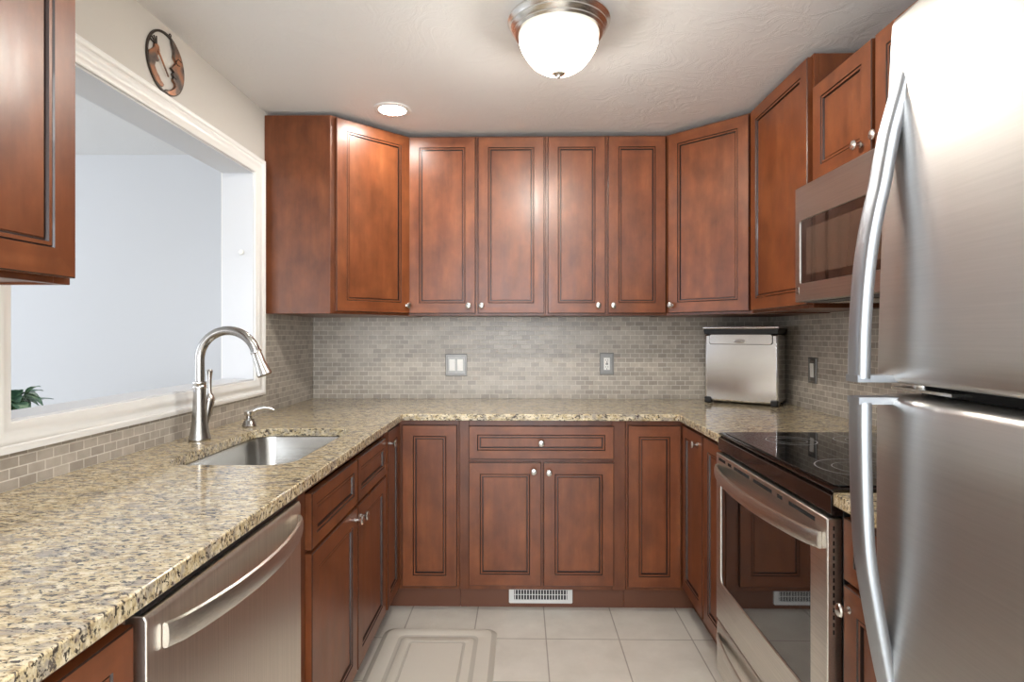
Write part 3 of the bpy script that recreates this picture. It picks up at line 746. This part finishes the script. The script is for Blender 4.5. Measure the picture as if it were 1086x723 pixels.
# ------------------------------------------------------------------ floor mat
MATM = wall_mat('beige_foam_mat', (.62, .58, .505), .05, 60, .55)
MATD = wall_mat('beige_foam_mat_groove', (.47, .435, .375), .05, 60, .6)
def mat_mesh(x0, x1, y0, y1):
    mb = MB(); rings = []
    for (g, z, r) in [(0, .0008, .045), (.002, .004, .045), (.022, .0135, .040), (.026, .014, .038), (.075, .014, .03), (.080, .0110, .028), (.088, .0110, .026), (.093, .014, .024), (.125, .014, .016), (.128, .0120, .015), (.133, .0120, .014), (.136, .014, .012)]:
        rings.append([(x, y, z) for x, y in rrect(x0+g, x1-g, y0+g, y1-g, r, 6)])
    n = len(rings[0]); vs = [p for r in rings for p in r]; k = len(rings)
    fs = []; mi = []
    for i in range(k-1):
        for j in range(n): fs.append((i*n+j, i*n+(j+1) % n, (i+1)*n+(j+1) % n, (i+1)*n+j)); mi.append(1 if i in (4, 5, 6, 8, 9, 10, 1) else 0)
    fs.append([(k-1)*n+j for j in range(n)]); mi.append(0); fs.append(list(range(n))[::-1]); mi.append(0)
    return mb.add(vs, fs, mi)
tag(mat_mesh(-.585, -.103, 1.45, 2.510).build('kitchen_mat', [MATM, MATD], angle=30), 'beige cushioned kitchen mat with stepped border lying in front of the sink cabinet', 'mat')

# ------------------------------------------------------------------ ceiling lamp
LX, LY = .122, 1.905
cl = thing('ceiling_lamp', 'flush-mount ceiling lamp with brushed nickel ring and frosted glass bowl', 'ceiling lamp', (LX, LY, CEI))
RING = plain('brushed_nickel_ring', (.78, .76, .73), .25, 1)
MB().lathe([(0, -.0005), (.160, -.0005), (.166, -.006), (.167, -.013), (.161, -.020), (.157, -.026), (.158, -.031), (.152, -.038), (.147, -.042), (.148, -.047), (.142, -.053), (.132, -.054), (.131, -.045), (0, -.045)], seg=64).build('ring', RING, cl)
def lamp_glass():
    m, nt, b = new_mat('frosted_lamp_glass'); L = nt.links.new
    b.inputs['Base Color'].default_value = (.82, .80, .72, 1); b.inputs['Roughness'].default_value = .35
    b.inputs['Emission Color'].default_value = (1, .97, .88, 1); b.inputs['Emission Strength'].default_value = .42
    tr = N(nt, 'ShaderNodeBsdfTransparent'); tr.inputs[0].default_value = (1, .97, .92, 1)
    mx = N(nt, 'ShaderNodeMixShader')
    tc = N(nt, 'ShaderNodeTexCoord'); sp = N(nt, 'ShaderNodeSeparateXYZ'); L(tc.outputs['Object'], sp.inputs[0])
    mr = N(nt, 'ShaderNodeMapRange'); L(sp.outputs[2], mr.inputs[0])      # clear low bowl, denser frosting towards the rim
    mr.inputs[1].default_value = -.105; mr.inputs[2].default_value = -.070; mr.inputs[3].default_value = .30; mr.inputs[4].default_value = .0
    L(mr.outputs[0], mx.inputs[0])
    L(b.outputs[0], mx.inputs[1]); L(tr.outputs[0], mx.inputs[2]); L(mx.outputs[0], nt.nodes['Material Output'].inputs[0])
    return m
MB().lathe([(.130, -.046), (.131, -.060), (.128, -.078), (.120, -.098), (.106, -.122), (.086, -.146), (.062, -.163), (.035, -.172), (.012, -.1745), (0, -.1745)], seg=64).build('glass_bowl', lamp_glass(), cl, smooth=True, angle=80)
MB().lathe([(0, -.1750), (.020, -.1755), (.022, -.178), (.017, -.182), (.008, -.184), (.007, -.188), (.0045, -.192), (0, -.193)], seg=28).build('finial', RING, cl)
bl = bpy.data.lights.new('lamp_bulb', 'POINT'); bl.energy = 74; bl.color = (1, .98, .95); bl.shadow_soft_size = .05
bo = bpy.data.objects.new('lamp_bulb', bl); COL.objects.link(bo); bo.parent = cl; bo.location = (0, 0, -.10)

# recessed light
rl = thing('recessed_light', 'round white recessed ceiling light above the left corner cabinet', 'recessed light', (-.590, 2.655, CEI))
MB().lathe([(.060, -.0005), (.085, -.0005), (.086, -.003), (.081, -.006), (.062, -.005), (.060, -.0005)], seg=48).build('trim_ring', TRIMW, rl)
LED = plain('led_lens', (.9, .9, .88), .5, emit=(1, .97, .92), es=95)
MB().lathe([(0, -.0006), (.0595, -.0006), (.0595, -.0040), (0, -.0045)], seg=48).build('lens', LED, rl)

# ------------------------------------------------------------------ wall art: moon face and flute player
art = thing('wall_art', 'round pierced metal wall plaque of a moon face and a flute player above the pass-through', 'wall art', (XL+.0015, 1.918, 2.174))
AR = .102
def copper():
    m, nt, b = new_mat('patinated_copper'); L = nt.links.new
    v = coords(nt, (1, 1, 1), rnd=False); n = N(nt, 'ShaderNodeTexNoise', Scale=22.0, Detail=3.0); L(v, n.inputs['Vector'])
    r = ramp(nt, [(.35, (.10, .085, .075)), (.46, (.20, .14, .11)), (.60, (.42, .19, .10))]); L(n.outputs[0], r.inputs[0]); L(r.outputs[0], b.inputs['Base Color'])
    b.inputs['Metallic'].default_value = .7; b.inputs['Roughness'].default_value = .38; return m
COP = copper(); DKM = plain('dark_bronze', (.07, .055, .045), .4, .8)
def ap(mb, pts, x0, x1, mi=0): mb.prism([(a*AR, b_*AR) for a, b_ in pts], x0, x1, mi, axis='x')
# dark outer hoop
m_ = MB(); K = 64
ro, ri = 1.0, .93
vs = []; fs = []
for k in range(K):
    a = 2*pi*k/K
    for rr, xx in ((ro, 0), (ro, .005), (ri, .005), (ri, 0)): vs.append((xx, rr*cos(a)*AR, rr*sin(a)*AR))
for k in range(K):
    for j in range(4): fs.append((k*4+j, k*4+(j+1) % 4, ((k+1) % K)*4+(j+1) % 4, ((k+1) % K)*4+j))
m_.add(vs, fs).build('hoop', DKM, art)
prof = [(.24, .92), (.28, .77), (.38, .57), (.37, .36), (.50, .26), (.36, .10), (.20, -.05), (.38, -.11), (.28, -.20), (.33, -.26), (.37, -.29), (.31, -.36), (.33, -.42), (.44, -.47), (.45, -.55), (.37, -.66), (.15, -.82), (-.09, -.885)]
outer = [(.955*cos(radians(a)), .955*sin(radians(a))) for a in range(-96, 77, 7)]
cres = outer+[(a, b_) for a, b_ in prof]
m_ = MB(); ap(m_, cres, .0005, .007); m_.build('moon_face', COP, art)
m_ = MB(); 
m_.tube([(.0075, a*AR, b_*AR) for a, b_ in [(.50, .25), (.58, .20), (.70, .24)]], .0014, 6); m_.tube([(.0075, a*AR, b_*AR) for a, b_ in [(.46, .26), (.60, .42), (.78, .40)]], .0014, 6); m_.tube([(.0075, a*AR, b_*AR) for a, b_ in [(.37, -.28), (.50, -.30), (.56, -.26)]], .0014, 6)
m_.tube([(.0075, a*AR, b_*AR) for a, b_ in prof], .0015, 6)
m_.build('face_lines', DKM, art)
m_ = MB()
ap(m_, [(-.90, .02), (-.78, .10), (-.66, .22), (-.62, .36), (-.52, .42), (-.40, .36), (-.36, .22), (-.44, .10), (-.50, .02), (-.40, -.06), (-.44, -.14), (-.56, -.16), (-.62, -.34), (-.50, -.50), (-.40, -.56), (-.30, -.68), (-.14, -.74), (-.20, -.84), (-.36, -.86), (-.56, -.78), (-.74, -.62), (-.88, -.38), (-.94, -.16)], .0005, .006)
m_.build('flute_player', COP, art)
m_ = MB()
for k in range(4):
    a0 = radians(75+k*26); c0 = (-.52, .34)
    m_.tube([(.004, (c0[0]+.05*cos(a0))*AR, (c0[1]+.05*sin(a0))*AR), (.004, (c0[0]+.30*cos(a0+.25))*AR, (c0[1]+.30*sin(a0+.25))*AR)], .0024, 6)
m_.build('headdress', DKM, art)
MB().tube([(.0075, -.48*AR, .20*AR), (.0075, .06*AR, -.40*AR)], .0030, 8).build('flute', COP, art)
MB().lathe([(.003, -.001), (.0065, -.001), (.0065, .001), (.003, .001), (.003, -.001)], (.003, .22*AR, 1.03*AR), 'x', 16).build('hanger', DKM, art)

# ------------------------------------------------------------------ adjoining room: plant on a small table
px_, py_ = -2.16, 2.40
TBL = plain('pale_table_wood', (.50, .42, .33), .5)
tb = thing('side_table', 'small round pale table in the adjoining room carrying the potted plant', 'table', (px_, py_, 0))
MB().lathe([(0, .72), (.22, .72), (.225, .728), (.225, .740), (.22, .745), (0, .745)], seg=40).build('tabletop', TBL, tb)
for k in range(3):
    a = 2*pi*k/3+.4
    MB().tube([(.15*cos(a), .15*sin(a), .7195), (.20*cos(a), .20*sin(a), .0005)], [.018, .012], 10).build('leg', TBL, tb)
pl = thing('potted_plant', 'leafy green potted plant seen at the lower left of the pass-through', 'plant', (px_, py_, .7455))
POT = plain('white_ceramic_pot', (.7, .7, .7), .3)
MB().lathe([(0, 0), (.055, 0), (.060, .005), (.075, .12), (.078, .13), (.070, .13), (.066, .115), (0, .112)], seg=32).build('pot', POT, pl)
def leafmat():
    m, nt, b = new_mat('variegated_leaf'); L = nt.links.new
    v = coords(nt, rnd=True); n = N(nt, 'ShaderNodeTexNoise', Scale=25.0, Detail=3.0); L(v, n.inputs['Vector'])
    r = ramp(nt, [(.35, (.03, .09, .06)), (.5, (.09, .20, .12)), (.62, (.32, .45, .30))]); L(n.outputs[0], r.inputs[0]); L(r.outputs[0], b.inputs['Base Color'])
    b.inputs['Roughness'].default_value = .35; return m
LEAF = leafmat(); fol = MB(); stm = MB()
rnd = random.Random(3)
def leaf(mb, base, dirv, ln, wd, droop):
    d = Vector(dirv).normalized(); side = d.cross(Vector((0, 0, 1))).normalized(); n = 6; top = []
    up = side.cross(d)
    rows = []
    for i in range(n+1):
        u = i/n; p = Vector(base)+d*ln*u-Vector((0, 0, 1))*droop*u*u; ww = wd*sin(pi*min(1, u*.92+.05))**.8
        rows.append([p-side*ww+up*ww*.25, p, p+side*ww+up*ww*.25, p-up*.0012])
    vs = [q for r in rows for q in r]; fs = []
    for i in range(n):
        for j in range(4): fs.append((i*4+j, i*4+(j+1) % 4, (i+1)*4+(j+1) % 4, (i+1)*4+j))
    fs += [(0, 1, 2, 3), (n*4+3, n*4+2, n*4+1, n*4)]
    mb.add(vs, fs, 0, True)
for k in range(80):
    a = rnd.uniform(0, 2*pi); el = rnd.uniform(.1, 1.3); r0 = rnd.uniform(.02, .10); z0 = rnd.uniform(.16, .28)
    bs = (r0*cos(a), r0*sin(a), z0)
    leaf(fol, bs, (cos(a)*cos(el), sin(a)*cos(el), sin(el)*.7), rnd.uniform(.06, .11), rnd.uniform(.020, .032), rnd.uniform(.02, .08))
    stm.tube([(0, 0, .11), (bs[0]*.6, bs[1]*.6, z0*.7), bs], .0022, 5)
fol.build('foliage', LEAF, pl, angle=70); stm.build('stems', plain('stem_green', (.10, .20, .07), .6), pl)
